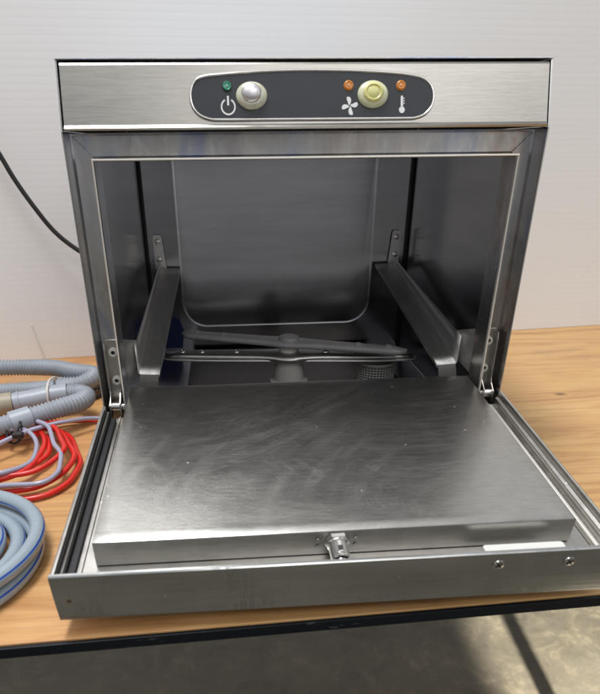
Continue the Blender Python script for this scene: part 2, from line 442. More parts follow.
for r in (rows[0], rows[-1]):   # folded ends
    e = [bm.verts.new(v.co + Vector((0,.016,0))) for v in r[4:9]]
    for j in range(4): bm.faces.new((r[4+j], r[5+j], e[j+1], e[j]))
fas = obj('fascia', bm, M['fascia'], gw, auto=.12)

# charcoal plate with a bright bezel
outl = [(-.1011,.0225),(-.1002,.0285),(-.0968,.0342),(-.0895,.0372),(-.076,.0385),(-.045,.0406),(-.0096,.0416),(.03,.0412),(.062,.0398),(.083,.0380),(.0960,.0352),(.1030,.0295),(.1052,.0225),(.1038,.0150),(.0985,.0090),(.0900,.0060),(.080,.0056),(.04,.0056),(0,.0056),(-.04,.0056),(-.076,.0056),(-.086,.0062),(-.0945,.0095),(-.0997,.0155)]
cur = [(p.x, p.y) for p in catmull([(a,b,0) for a,b in outl], .0025, True)]
bm = bmesh.new(); prism(bm, cur, fp, .0004, .0011)
plate = obj('control_plate', bm, M['plate'], gw)
bm = bmesh.new(); tube(bm, [fp(a, b, .0010) for a, b in cur], .0011, 8, closed=True)
obj('bezel', bm, M['chrome'], plate, smooth=True)

fn_ = (fp(0,.01,1)-fp(0,.01,0)).normalized()
def button(x, z, kind):
    bm = bmesh.new()
    lathe(bm, fp(x, z, .0009), fn_, [(0,0),(0,.0135),(.0012,.0136),(.0026,.0126),(.0036,.0106),(.0040,.0092),(.0036,.0090),(.0036,0)], 40, .97, .80)
    b = obj('push_button', bm, M['cover_clear'] if kind == 'silver' else M['cover'], gw, auto=.9,
            label='clear yellowed power button with a silver centre' if kind == 'silver' else 'yellowed wash button with a yellow centre')
    bm = bmesh.new()
    if kind == 'silver':
        lathe(bm, fp(x-.0002, z+.0010, .0036), fn_, [(0,.0086),(.0018,.0085),(.0034,.0076),(.0048,.0055),(.0055,.0028),(.0057,0)], 32, .97, .88)
        obj('button_cap', bm, M['cap'], b, smooth=True)
    else:
        lathe(bm, fp(x-.0002, z+.0006, .0036), fn_, [(0,.0092),(.0014,.0090),(.0024,.0080),(.0026,.0068),(.0019,.0056),(.0023,.0046),(.0028,.0024),(.0029,0)], 32, .97, .86)
        obj('button_cap', bm, M['cover_pale'], b, auto=.7)
button(-.0502, .0228, 'silver'); button(.0525, .0232, 'yellow')
def lamp(x, z, m, lab):
    bm = bmesh.new(); lathe(bm, fp(x, z, .0009), fn_, [(0,0),(0,.0041),(.0008,.0041),(.0009,.0036)], 24)
    l = obj('indicator_lamp', bm, M['dark_fill'] if m == 'green' else M['orange'], gw, auto=.5, label=lab)
    bm = bmesh.new(); lathe(bm, fp(x, z, .0009), fn_, [(.0006,.0036),(.0013,.0035),(.0017,.0030),(.0014,.0022),(.0014,.0014),(.0018,.0010),(.0018,0)], 20)
    obj('lens', bm, M[m], l, auto=.6)
lamp(-.0705, .0300, 'green', 'green indicator lamp'); lamp(.0318, .0300, 'orange', 'amber indicator lamp over the fan mark'); lamp(.0766, .0298, 'orange', 'amber indicator lamp over the thermometer mark')

# printed marks
def ink(polys, name):
    bm = bmesh.new()
    for P in polys: prism(bm, P, fp, .0011, .00135)
    return obj(name, bm, M['white_ink'], plate)
cx, cz, R0, R1 = -.0701, .0150, .0062, .0050
a0 = math.radians(118); a1 = math.radians(422)
arc = []
for i in range(30):
    t0 = a0+(a1-a0)*i/30; t1 = a0+(a1-a0)*(i+1)/30
    arc.append([(cx+R1*math.cos(t0), cz+R1*math.sin(t0)), (cx+R0*math.cos(t0), cz+R0*math.sin(t0)), (cx+R0*math.cos(t1), cz+R0*math.sin(t1)), (cx+R1*math.cos(t1), cz+R1*math.sin(t1))])
ink(arc + [[(cx-.0008, cz+.0010), (cx+.0008, cz+.0010), (cx+.0008, cz+.0080), (cx-.0008, cz+.0080)]], 'power_symbol')
cx, cz = .0328, .0150; bl = []
for k in range(4):
    a = k*PI/2 + .15
    P = []
    for (u, v) in ((.0004,.0003),(.0016,-.0008),(.0036,-.0018),(.0058,-.0016),(.0070,.0000),(.0068,.0016),(.0050,.0018),(.0030,.0012),(.0014,.0010)):
        P.append((cx+u*math.cos(a)-v*math.sin(a), cz+u*math.sin(a)+v*math.cos(a)))
    bl.append(P)
ink(bl, 'fan_symbol')
cx, cz = .0777, .0118
th = [(cx+.0025*math.cos(2*PI*i/20), cz+.0025*math.sin(2*PI*i/20)) for i in range(20)]
st = [(cx-.0010, cz+.0026), (cx+.0010, cz+.0026), (cx+.0010, cz+.0098), (cx+.0005, cz+.0106), (cx-.0005, cz+.0106), (cx-.0010, cz+.0098)]
ink([th, st] + [[(cx+.0014, cz+.0045+k*.0018), (cx+.0024, cz+.0045+k*.0018), (cx+.0024, cz+.0052+k*.0018), (cx+.0014, cz+.0052+k*.0018)] for k in range(3)], 'thermometer_symbol')

# door frame: one folded section run round the opening with mitred corners
ZBF = -.297; ZTF = -.0018
sec = [(.0013,.0006),(.0016,.0225),(.0030,.0240),(.0100,.0243),(.0188,.0243),(.0200,.0230),(.0206,.0060),(.0212,.0052),(.0222,.0052),(.0227,.0060),(.0228,.034)]
def ring(s, y): return [(-A+s, y, ZBF+s*.5), (A-s, y, ZBF+s*.5), (A-s, y, ZTF-s), (-A+s, y, ZTF-s)]
NS = 16
bm = bmesh.new(); prev = None
for s, y in sec:
    R = ring(s, y); vs = []
    for k in range(4):
        p, q = Vector(R[k]), Vector(R[(k+1) % 4])
        for i in range(NS):
            c = p.lerp(q, i/NS)
            if .005 < s < .019: c.y += .0005*noise.noise(c*40)
            vs.append(bm.verts.new(c))
    if prev:
        n = len(vs)
        for i in range(n): bm.faces.new((prev[i], prev[(i+1) % n], vs[(i+1) % n], vs[i]))
    prev = vs
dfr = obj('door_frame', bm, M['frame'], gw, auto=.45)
bm = bmesh.new(); prev = None
for s_, y_ in ((.0206,.0050),(.0206,.0040),(.0214,.0036),(.0222,.0040),(.0222,.0050)):
    vs = [bm.verts.new(p) for p in ring(s_, y_)]
    if prev:
        for i in range(4): bm.faces.new((prev[i], prev[(i+1) % 4], vs[(i+1) % 4], vs[i]))
    prev = vs
obj('opening_lip', bm, M['lip'], dfr)
# weld beads on the two upper mitres
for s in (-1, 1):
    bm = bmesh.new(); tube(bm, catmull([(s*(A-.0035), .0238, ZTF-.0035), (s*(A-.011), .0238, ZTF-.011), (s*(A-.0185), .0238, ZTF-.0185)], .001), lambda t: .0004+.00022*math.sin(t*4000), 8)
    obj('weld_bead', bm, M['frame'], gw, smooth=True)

# wash tank
TX = .1918; TB = .3315; TZ0 = -.300; TZ1 = -.010
def tank_box():
    bm = bmesh.new()
    r = .012
    outline = rrect(-TX, TX, TZ0, TZ1, .004, 4)
    f = [bm.verts.new((x, .034, z)) for x, z in outline]
    k = [bm.verts.new((x, TB-.0005, z)) for x, z in outline]
    n = len(outline)
    for i in range(n): bm.faces.new((f[i], f[(i+1) % n], k[(i+1) % n], k[i]))
    return bm
obj('tank_liner', tank_box(), M['tank'], gw, auto=.3)
# back wall with its large pressed field
def rr_field(g):
    x0, x1, z0, z1 = -.1485+g, .1445-g, -.2635+g, -.0145-g; out = []
    for cx, cz, a0, r in ((x1-.004, z1-.004, 0, .004), (x0+.004, z1-.004, PI/2, .004), (x0+.040-g, z0+.040-g, PI, .040-g), (x1-.040+g, z0+.040-g, 1.5*PI, .040-g)):
        for i in range(11):
            a = a0 + PI/2*i/10; out.append((cx+r*math.cos(a), cz+r*math.sin(a)))
    return out
bm = bmesh.new()
loops = []
for (ins, y) in ((0, TB), (.004, TB)):
    loops.append([bm.verts.new((x, y, z)) for x, z in rrect(-TX+ins, TX-ins, TZ0+ins, TZ1-ins, .003, 10)])
for (g, y) in ((0, TB), (.0018, TB-.0002), (.0036, TB-.0002), (.0053, TB+.0003), (.0070, TB+.00045)):
    loops.append([bm.verts.new((x, y, z)) for x, z in rr_field(g)])
for L0, L1 in zip(loops, loops[1:]):
    n = len(L0)
    for i in range(n): bm.faces.new((L0[i], L0[(i+1) % n], L1[(i+1) % n], L1[i]))
bm.faces.new(loops[-1])
obj('back_panel', bm, M['tank'], gw, auto=.25)
for s in (-1, 1):   # black strips standing for the dark open gaps in the rear corners
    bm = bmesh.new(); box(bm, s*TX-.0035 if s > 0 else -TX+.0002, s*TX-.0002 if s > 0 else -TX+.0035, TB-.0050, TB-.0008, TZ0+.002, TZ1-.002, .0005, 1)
    obj('corner_seam', bm, M['dark_fill'], gw)
bm = bmesh.new()
prism(bm, [(-.186,-.292),(-.150,-.292),(-.147,-.266),(-.1525,-.246),(-.170,-.241),(-.186,-.243)], lambda a, b, d: Vector((a, TB-.0007-d, b)), 0, .0006)
obj('blue_patch', bm, M['blue_patch'], gw)  # flat dark blue patch low on the back wall, left

# rack rails: folded angle with an upright flange and a screwed tab at the back
def rail(s):
    b0 = Vector((s*.1725, .322, -.171)); f0 = Vector((s*.1775, .050, -.2352))
    def P(t, dx, dz):
        c = b0.lerp(f0, t); return Vector((c.x + s*dx, c.y, c.z + dz))
    prof = [(-.0280,-.0035), (-.0280,.0000), (-.0150,.0004), (-.0012,.0008), (.0002,.0016), (.0008,.0030)]
    bm = bmesh.new(); rings = []
    for i in range(15):
        t = i/14; h = .0075 + .0255*t
        row = [P(t, dx*(1-.24*t) if dx < -.005 else dx, dz) for dx, dz in prof] + [P(t, .0010, h*.5+.002), P(t, .0012, h)]
        rings.append([bm.verts.new(p) for p in row])
    for a, b in zip(rings, rings[1:]):
        for j in range(len(a)-1): bm.faces.new((a[j], a[j+1], b[j+1], b[j]))
    r = obj('rack_rail', bm, M['rail'], gw, auto=.5)
    md = r.modifiers.new('sheet', 'SOLIDIFY'); md.thickness = .0012; md.offset = 0
    # turned-down nose of the ledge
    bm = bmesh.new()
    nose = [P(1, -.0212, .0002), P(1, -.0012, .0006), P(1, .0022, -.0150), P(1, -.0185, -.0155)]
    a = [bm.verts.new(p + Vector((0, -.0006, 0))) for p in nose]; b = [bm.verts.new(p + Vector((0, -.0020, 0))) for p in nose]
    bm.faces.new(a); bm.faces.new(b[::-1])
    for i in range(4): bm.faces.new((a[i], a[(i+1) % 4], b[(i+1) % 4], b[i]))
    obj('rail_nose', bm, M['rail_end'], r)
    # ear bent outwards to meet the door frame
    bm = bmesh.new()
    ear = [Vector((s*.1788,.0640,-.1995)), Vector((s*.1872,.0350,-.1900)), Vector((s*.1878,.0345,-.2400)), Vector((s*.1788,.0630,-.2290))]
    n = Vector((s*1, .30, 0)).normalized()*.0011
    a = [bm.verts.new(p) for p in ear]; b = [bm.verts.new(p+n) for p in ear]
    bm.faces.new(a); bm.faces.new(b[::-1])
    for i in range(4): bm.faces.new((a[i], a[(i+1) % 4], b[(i+1) % 4], b[i]))
    obj('rail_ear', bm, M['rail_end'], r)
    # tab on the back wall with its screws
    bm = bmesh.new()
    pl = [(s*.1640,-.172),(s*.1800,-.172),(s*.1800,-.128),(s*.1788,-.1245),(s*.1690,-.1245),(s*.1678,-.128)]
    prism(bm, pl, lambda a, b, d: Vector((a, TB-.0032-d, b)), 0, .0014)
    t = obj('rail_tab', bm, M['rail'], r)
    for zz in (-.1335, -.158):
        bm = bmesh.new(); lathe(bm, (s*.1738, TB-.0045, zz), (0,-1,0), [(0,.0042),(.0014,.0040),(.0022,.0028),(.0024,.0016),(.0016,.0014),(.0016,0)], 18)
        obj('screw', bm, M['chrome'], t, auto=.6)
rail(-1); rail(1)

# spray arms (wash arm below, rinse arm above), centre post, filter basket
def arm(name, c, half, ang, zc, wid, thk, mat, holes):
    ax = Vector((math.cos(ang), math.sin(ang), 0)); pr = Vector((-ax.y, ax.x, 0))
    bm = bmesh.new(); n = 40; rings = []
    for i in range(n+1):
        t = -1 + 2*i/n; w = wid*(1-.30*abs(t))
        if abs(t) > .9: w *= math.sqrt(max(.02, 1-((abs(t)-.9)/.1)**2))
        w += wid*.35*math.exp(-(t/.13)**2)
        ring_ = []
        for k in range(14):
            a = 2*PI*k/14
            ca, sa = math.cos(a), math.sin(a)
            ring_.append(bm.verts.new(Vector(c) + ax*(half*t) + pr*(w*math.copysign(abs(ca)**.7, ca)) + Vector((0,0,thk*math.copysign(abs(sa)**.7, sa)*(1 if abs(t) < .95 else .7)))))
        rings.append(ring_)
    for a_, b_ in zip(rings, rings[1:]):
        for k in range(14): bm.faces.new((a_[k], a_[(k+1) % 14], b_[(k+1) % 14], b_[k]))
    bm.faces.new(rings[0][::-1]); bm.faces.new(rings[-1])
    o = obj(name, bm, mat, gw, auto=.9)
    for t in holes:
        p = Vector(c) + ax*(half*t) + Vector((0,0,thk))
        bm = bmesh.new(); lathe(bm, p, (0,0,1), [(-.0005,.0050),(.0010,.0046),(.0014,.0030),(.0004,.0022),(.0004,0)], 16)
        obj('nozzle', bm, M['chrome'] if name == 'wash_arm' else mat, o, auto=.6)
    # flat rim along the arm
    if name == 'wash_arm':
        bm = bmesh.new(); rp = []
        for i in range(60):
            a = 2*PI*i/60; ca, sa = math.cos(a), math.sin(a)
            rp.append(Vector(c) + ax*((half+.004)*math.copysign(abs(ca)**.45, ca)) + pr*((wid*.92)*math.copysign(abs(sa)**.8, sa)) + Vector((0,0,-.003)))
        tube(bm, rp, .0016, 8, closed=True)
        obj('arm_rim', bm, M['rail'], o, smooth=True)
    return o
arm('wash_arm', (-.002,.162,-.2545), .160, -.105, 0, .0165, .0050, M['arm_steel'], (-.86,-.70,-.42,.30,.55,.8))
ra = arm('rinse_arm', (-.0005,.168,-.2395), .150, -.36, 0, .0135, .0048, M['arm'], (-.85,-.6,.6,.85))
bm = bmesh.new(); lathe(bm, (-.0005,.168,-.2390), (0,0,1), [(0,.0135),(.0055,.0135),(.0075,.0125),(.0085,.0100),(.0078,.0090),(.0078,0)], 32)
obj('hub_cap', bm, M['arm'], ra, auto=.5)
bm = bmesh.new(); lathe(bm, (-.0005,.168,TZ0), (0,0,1), [(0,.026),(.010,.0255),(.012,.0205),(.038,.0185),(.040,.0140),(.058,.012),(.060,0)], 32)
obj('centre_post', bm, M['post'], gw, auto=.5)
bm = bmesh.new(); lathe(bm, (-.0005,.168,-.2500), (0,0,1), [(0,.0105),(.0030,.0105),(.0040,.0070),(.0060,.0070)], 28)
obj('spindle_collar', bm, M['chrome'], ra, auto=.5)
fb = obj('filter_basket', (lambda b: (lathe(b, (.1165,.172,TZ0), (0,0,1), [(0,.0235),(.028,.0245)], 40), b)[1])(bmesh.new()), M['plastic_dark'], gw, smooth=True)
bm = bmesh.new()
for k in range(40):
    a = 2*PI*k/40
    tube(bm, [Vector((.1165+.0255*math.cos(a), .172+.0255*math.sin(a), TZ0+z)) for z in (0,.015,.030)], .0006, 5)
for j in range(9):
    z = TZ0+.002+j*.0034
    tube(bm, [Vector((.1165+.0256*math.cos(a), .172+.0256*math.sin(a), z)) for a in [2*PI*i/40 for i in range(40)]], .0006, 5, closed=True)
tube(bm, [Vector((.1165+.0262*math.cos(a), .172+.0262*math.sin(a), TZ0+.0315)) for a in [2*PI*i/40 for i in range(40)]], .0018, 8, closed=True)
obj('mesh', bm, M['post'], fb)
bm = bmesh.new(); box(bm, -.135, .150, .05, .315, TZ0+.004, TZ0+.006, .0008, 1)
obj('tank_screen', bm, M['screen'], gw)

# hinges: folded plate on each upright, two socket washers, pin
def hinge(s):
    bm = bmesh.new()
    box(bm, min(s*.1915,s*.2040), max(s*.1915,s*.2040), .0215, .0228, -.262, -.186, .0004, 1)
    x0 = s*.2040
    # outer upright ear of the folded plate, kinked at its foot
    pts_ = [(-.0215,-.190), (-.014,-.188), (-.0125,-.194), (-.0125,-.238), (-.0105,-.243), (-.0020,-.250), (-.0010,-.262), (-.0045,-.264), (-.0135,-.258), (-.0215,-.250)]
    prism(bm, [(-a, b) for a, b in pts_], lambda a, b, d: Vector((x0 - s*d, a, b)), 0, .0012)
    x1 = s*.1925
    pts2 = [(.0215,-.236), (.012,-.240), (.002,-.248), (.001,-.262), (.0045,-.265), (.0135,-.260), (.0215,-.252)]
    prism(bm, pts2, lambda a, b, d: Vector((x1 + s*d, a, b)), 0, .0012)
    h = obj('hinge', bm, M['zinc'], gw)
    for zz in (-.1990, -.2292):
        bm = bmesh.new(); lathe(bm, (s*.1965, .0215, zz), (0,-1,0), [(0,.0052),(.0022,.0050),(.0032,.0044),(.0036,.0030),(.0034,.0022),(.0010,.0021)], 24)
        sc = obj('screw', bm, M['washer'], h, auto=.5)
        bm = bmesh.new(); lathe(bm, (s*.1965, .0213, zz), (0,-1,0), [(.0008,.0022),(.0010,0)], 16)
        obj('socket', bm, M['dark_fill'], sc)
    bm = bmesh.new(); lathe(bm, (s*.2062, .0085, -.2535), (-s,0,0), [(0,0),(0,.0032),(.0015,.0046),(.0135,.0046),(.0135,.0034),(.0195,.0034),(.0200,.0048),(.0222,.0048),(.0226,.002),(.0226,0)], 24)
    obj('hinge_pin', bm, M['chrome'], h, auto=.5)
hinge(-1); hinge(1)

# ------------------------------------------------------------------ drop-down door (door space: u across, v out from the hinge, w up)
TH = math.atan(.1269)
D = Matrix.Translation((0, -.0033, -.2471)) @ Matrix.Rotation(TH, 4, 'X')   # v runs to -y
def dp(u, v, w): return D @ Vector((u, -v, w))
LD = .2384; WT = -.0450; FLW = -.0150
bm = bmesh.new()
def dbox(bm, u0, u1, v0, v1, w0, w1, bev=0, seg=2, mi=0): return box(bm, u0, u1, -v1, -v0, w0, w1, bev, seg, mi, M=D)
# pan floor, outer skin, side rims
dbox(bm, -A+.003, A-.003, .002, LD-.003, WT, WT+.0012)                       # outer face (underneath now)
for s in (-1, 1):
    # rim section: outer skin, rolled top, inner wall with a small step
    secd = [(0.0,WT),(0.0,-.0012),(.0006,-.0003),(.0016,0),(.0030,-.0003),(.0034,-.0014),(.0034,-.0068),(.0060,-.0078),(.0064,-.0092),(.0064,FLW-.0005),(.0150,FLW-.0002),(.0156,FLW+.0012),(.0170,FLW+.0012),(.0176,FLW),(.028,FLW)]
    rws = []
    for i in range(25):
        v = .001 + (LD-.0015-.001)*i/24
        rws.append([bm.verts.new(dp(s*(A-e), v, w)) for e, w in secd])
    for a, b in zip(rws, rws[1:]):
        for j in range(len(secd)-1): bm.faces.new((a[j], a[j+1], b[j+1], b[j]))
dbox(bm, -A+.0275, A-.0275, .004, LD-.004, FLW-.0016, FLW)
pan = obj('door', bm, M['pan'], gw, auto=.5)
# front edge skin (top edge of the door when closed)
bm = bmesh.new()
secf = [(LD-.020,WT-.0003),(LD-.0016,WT-.0003),(LD-.0003,WT+.0008),(LD,WT+.0025),(LD+.0004,-.020),(LD,-.0022),(LD-.0004,-.0006),(LD-.0014,.0003),(LD-.0034,.0003),(LD-.0040,-.0006),(LD-.0040,FLW)]
rws = []
for i in range(41):
    u = -A-.0002 + (2*A+.0004)*i/40
    rws.append([bm.verts.new(dp(u, v + (.0005*noise.noise(Vector((u*9, w*40, 0))) if -.042 < w < -.004 else 0), w)) for v, w in secf])
for a, b in zip(rws, rws[1:]):
    for j in range(len(secf)-1): bm.faces.new((a[j], a[j+1], b[j+1], b[j]))
bm.faces.new(rws[0]); bm.faces.new(rws[-1][::-1])
obj('front_edge', bm, M['edge'], pan, auto=.5)
# raised inner panel
U0, U1, V0, V1, PW = -.1828, .1785, -.0215, .2140, .0083
bm = bmesh.new()
nx, ny = 36, 26; g = []
for j in range(ny+1):
    row = []
    for i in range(nx+1):
        u = U0+.0012+(U1-U0-.0024)*i/nx; v = V0+.0012+(V1-V0-.0024)*j/ny
        e = min(i, nx-i, j, ny-j)
        w = PW + (0 if e == 0 else .0006*noise.noise(Vector((u*11, v*11, 1))) + .0002*noise.noise(Vector((u*40, v*40, 5))) - .0003)
        row.append(bm.verts.new(dp(u, v, w)))
    g.append(row)
for j in range(ny):
    for i in range(nx): bm.faces.new((g[j][i], g[j][i+1], g[j+1][i+1], g[j+1][i]))
rim = g[0][:] + [g[j][nx] for j in range(1, ny+1)] + g[ny][nx-1::-1] + [g[j][0] for j in range(ny-1, 0, -1)]
Di = D.inverted(); cu, cv = (U0+U1)/2, (V0+V1)/2
last = rim
for (grow, w) in ((.0009, PW-.0003), (.0012, PW-.0012), (.0014, FLW+.0008)):
    nxt = []
    for v_ in rim:
        q = Di @ v_.co; u, v = q.x, -q.y
        u += grow if u > U1-.0015 else (-grow if u < U0+.0015 else 0); v += grow if v > V1-.0015 else (-grow if v < V0+.0015 else 0)
        nxt.append(bm.verts.new(dp(u, v, w)))
    for i in range(len(rim)): bm.faces.new((last[i], last[(i+1) % len(rim)], nxt[(i+1) % len(rim)], nxt[i]))
    last = nxt
obj('inner_panel', bm, M['pad'], pan, auto=.5)
# side troughs: black strips as recess shade at left, bare folded bead at right
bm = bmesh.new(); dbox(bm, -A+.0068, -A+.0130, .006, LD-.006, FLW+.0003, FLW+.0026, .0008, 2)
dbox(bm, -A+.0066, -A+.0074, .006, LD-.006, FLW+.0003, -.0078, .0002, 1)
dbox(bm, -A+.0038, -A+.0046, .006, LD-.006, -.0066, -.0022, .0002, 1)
obj('trough_shade', bm, M['dark_fill'], pan)
bm = bmesh.new(); dbox(bm, A-.0135, A-.0105, .006, LD-.006, FLW, FLW+.0022, .0006, 2)
obj('folded_bead', bm, M['lip'], pan)
# latch: nut, split barrel, ball end
ldir = (D.to_3x3() @ Vector((.03,-1,-.16))).normalized()
lo = dp(-.0042, V1+.0006, -.0010)
bm = bmesh.new()
lathe(bm, lo, ldir, [(0,0),(0,.0100),(.0026,.0100),(.0034,.0088),(.0034,0)], 6)
lathe(bm, lo, ldir, [(.0030,0),(.0030,.0082),(.0046,.0080),(.0050,.0074),(.0050,0)], 28)
lt = obj('latch', bm, M['chrome'], pan)
bm = bmesh.new()
pr = [(.0040,.0070)]
for k in range(12): pr += [(.0048+k*.0009,.0071),(.0052+k*.0009,.0067)]
pr += [(.0162,.0070),(.0174,.0062),(.0178,.0054),(.0160,.0048)]
lathe(bm, lo, ldir, pr, 28)
obj('barrel', bm, M['chrome'], lt, auto=.6)
bm = bmesh.new(); lathe(bm, lo, ldir, [(.0158,.0050),(.0160,0)], 24); obj('barrel_mouth', bm, M['dark_fill'], lt)
bm = bmesh.new(); lathe(bm, lo, ldir, [(.0155,.0026),(.0178,.0040),(.0196,.0040),(.0210,.0028),(.0215,.0012),(.0216,0)], 20)
obj('plunger', bm, M['chrome'], lt, smooth=True)
a_, u_, v_ = basis(ldir)
bm = bmesh.new(); c = lo + ldir*.0095
for q in (Vector((0,0,1)),):
    upv = (q - ldir*q.dot(ldir)).normalized(); sd = ldir.cross(upv)
    vs = []
    for (du, dd, dh) in [(a,b,h) for a in (-.0017,.0017) for b in (0,.0042) for h in (.0055,.0072)]:
        vs.append(bm.verts.new(c + sd*du + ldir*dd + upv*dh))
    for f in [(0,1,3,2),(4,6,7,5),(0,4,5,1),(2,3,7,6),(0,2,6,4),(1,5,7,3)]: bm.faces.new([vs[i] for i in f])
obj('slot', bm, M['dark_fill'], lt)
for (u, w) in ((-.0185,.0012),(-.0185,-.0058),(.0098,.0012),(.0098,-.0058)):
    bm = bmesh.new(); lathe(bm, dp(u, V1+.0012, w), D.to_3x3() @ Vector((0,-1,0)), [(0,.0013),(.0006,.0012),(.0007,0)], 14)
    obj('rivet', bm, M['zinc'], pan, auto=.6)
# white strip behind the front edge
bm = bmesh.new()
strip = rrect(.1030, .1640, -.0090, .0030, .0026, 5)
prism(bm, strip, lambda a, b, d: dp(a, LD-.0050-(.0030-b)*.58, -.0022-d), 0, .0012)
obj('white_strip', bm, M['sticker'], pan)
# countersunk cross-head screws and a rivet on the front edge
def cross(u, w, r=.0042):
    o = dp(u, LD+.0004, w); ax = D.to_3x3() @ Vector((0,-1,0))
    bm = bmesh.new(); lathe(bm, o, ax, [(0,r),(.0006,r*.96),(.0009,r*.7),(.0010,0)], 24)
    s = obj('screw', bm, M['chrome'], pan, auto=.6)
    bm = bmesh.new()
    for k in (0, 1):
        ang = .6 + k*PI/2; du = Vector((math.cos(ang), math.sin(ang))); dv = Vector((-du.y, du.x)); hw = .00045*1.3
        P = [du*(-r*.68)+dv*hw, du*(-r*.68)-dv*hw, du*(r*.68)-dv*hw, du*(r*.68)+dv*hw]
        prism(bm, [(p.x, p.y) for p in P], lambda a, b, d: dp(u+a, LD+.0004+d, w+b), .0008, .00125+k*.00004)
    obj('cross_slot', bm, M['dark_fill'], s)
cross(.1122, -.0105); cross(.1660, -.0110)
bm = bmesh.new(); lathe(bm, dp(-.2000, LD+.0003, -.0235), D.to_3x3() @ Vector((0,-1,0)), [(0,.0018),(.0006,.0016),(.0007,0)], 16)
obj('rivet', bm, plain('dull_spot', (.10,.06,.04), .6), pan, auto=.6)

# ------------------------------------------------------------------ hoses
def ground(x, y, h): return Vector((x, y, TABLE+h))
def corr(pts, r=.0125, pitch=.0046, name='hose_run', parent=None, depth=.0022):
    Q = resample(catmull(pts, .002), pitch/4)
    bm = bmesh.new(); tube(bm, Q, lambda s: r - depth*(.5-.5*math.cos(2*PI*s/pitch))**.6, 18)
    return obj(name, bm, M['hose'], parent, smooth=True)
dh = thing('drain_hose', ground(-.42,.21,0), 'coiled grey corrugated drain hose with smooth cuffs and a pale cable tie', 'hose')
corr([ground(-.62,.270,.040), ground(-.50,.288,.036), ground(-.4216,.2952,.032), ground(-.3789,.2985,.030), ground(-.3398,.2913,.030), ground(-.3067,.2746,.029), ground(-.2780,.262,.0285), ground(-.2790,.240,.027), ground(-.300,.229,.024), ground(-.335,.236,.018), ground(-.365,.243,.0140), ground(-.40,.243,.0135), ground(-.50,.23,.0135)], parent=dh)
corr([ground(-.330,.262,.0135), ground(-.300,.262,.0135), ground(-.2782,.268,.0135), ground(-.2526,.2889,.0135), ground(-.222,.33,.0135)], parent=dh)
corr([ground(-.300,.186,.0290), ground(-.283,.186,.029), ground(-.2700,.172,.030), ground(-.2720,.1480,.0320), ground(-.2935,.1265,.0330), ground(-.3253,.1083,.030), ground(-.3555,.092,.027), ground(-.42,.07,.020), ground(-.52,.06,.0135)], parent=dh)
def smooth_run(pts, r, m, name, n=20):
    bm = bmesh.new(); tube(bm, catmull(pts, .002), r, n); return obj(name, bm, m, dh, auto=.7)
smooth_run([ground(-.3640,.1700,.0245), ground(-.340,.1760,.026), ground(-.316,.1835,.028), ground(-.297,.1862,.029)], .0138, M['cuff'], 'cuff')
smooth_run([ground(-.3585,.1712,.0247), ground(-.3560,.1718,.0249)], .0150, M['cuff'], 'cuff_ring')
smooth_run([ground(-.430,.152,.024), ground(-.395,.162,.024), ground(-.3650,.1697,.0244)], .0150, M['brown'], 'stained_end')
smooth_run([ground(-.3450,.0970,.0278), ground(-.3345,.1030,.0288), ground(-.3240,.1090,.0300)], .0142, M['cuff'], 'cuff')
# pale tie round the bundle and its stiff free tail
bm = bmesh.new()
lp = [ground(-.321,.188,.0440), ground(-.319,.172,.0400), ground(-.3185,.1665,.027), ground(-.3195,.170,.010), ground(-.321,.190,.003), ground(-.326,.232,.0025), ground(-.329,.256,.012), ground(-.329,.252,.028), ground(-.326,.230,.0365), ground(-.3235,.208,.0420)]
tube(bm, catmull(lp, .003, True), .0017, 8, closed=True)
obj('cable_tie', bm, M['tie'], dh, smooth=True)
bm = bmesh.new()
tube(bm, catmull([ground(-.3800,.385,.004), ground(-.3850,.389,.025), ground(-.3905,.393,.048), ground(-.3960,.397,.070)], .003), .0017, 8)
obj('tie_tail', bm, M['tie'], dh, smooth=True)

# coil of red tube with a lilac tube run alongside
def wob(Q, a=.0012, f=28):
    return [p + Vector((noise.noise(p*f)*a, noise.noise(p*f+Vector((9,3,1)))*a, noise.noise(p*f+Vector((2,7,5)))*a*.4)) for p in Q]
def coil(pts, r, m, name, parent, n=12):
    Q = wob(catmull(pts, .003), .0035); bm = bmesh.new(); tube(bm, Q, lambda s: r*(1+.07*noise.noise(Vector((s*60, r*900, 1)))), n); return obj(name, bm, m, parent, smooth=True)
rt = thing('red_tube_coil', ground(-.36,.03,0), 'loose coil of glossy thin red tube lying on the bench behind the blue-striped hose', 'tube')
rr = .0030
coil([ground(-.222,.175,.005), ground(-.2461,.149,.005), ground(-.2895,.1468,.006), ground(-.335,.122,.012), ground(-.370,.085,.010), ground(-.40,.03,.006), ground(-.39,-.025,.006), ground(-.33,-.03,.006), ground(-.285,-.022,.0065), ground(-.262,.005,.010), ground(-.2607,.0407,.013), ground(-.278,.080,.014), ground(-.3087,.1085,.014), ground(-.345,.108,.014), ground(-.385,.075,.010), ground(-.41,.02,.006), ground(-.40,-.010,.0055), ground(-.36,-.0145,.005), ground(-.3187,-.0050,.010), ground(-.2980,.012,.014), ground(-.2884,.0432,.014), ground(-.3045,.0838,.013), ground(-.3354,.1002,.013), ground(-.365,.080,.012), ground(-.395,.04,.006)], rr, M['red'], 'red_tube', rt)
coil([ground(-.41,-.02,.012), ground(-.37,-.018,.0135), ground(-.325,-.012,.0150), ground(-.292,-.002,.0150), ground(-.2720,.030,.018), ground(-.2765,.060,.020), ground(-.300,.096,.022), ground(-.33,.1120,.022)], rr, M['red'], 'red_tube', rt)
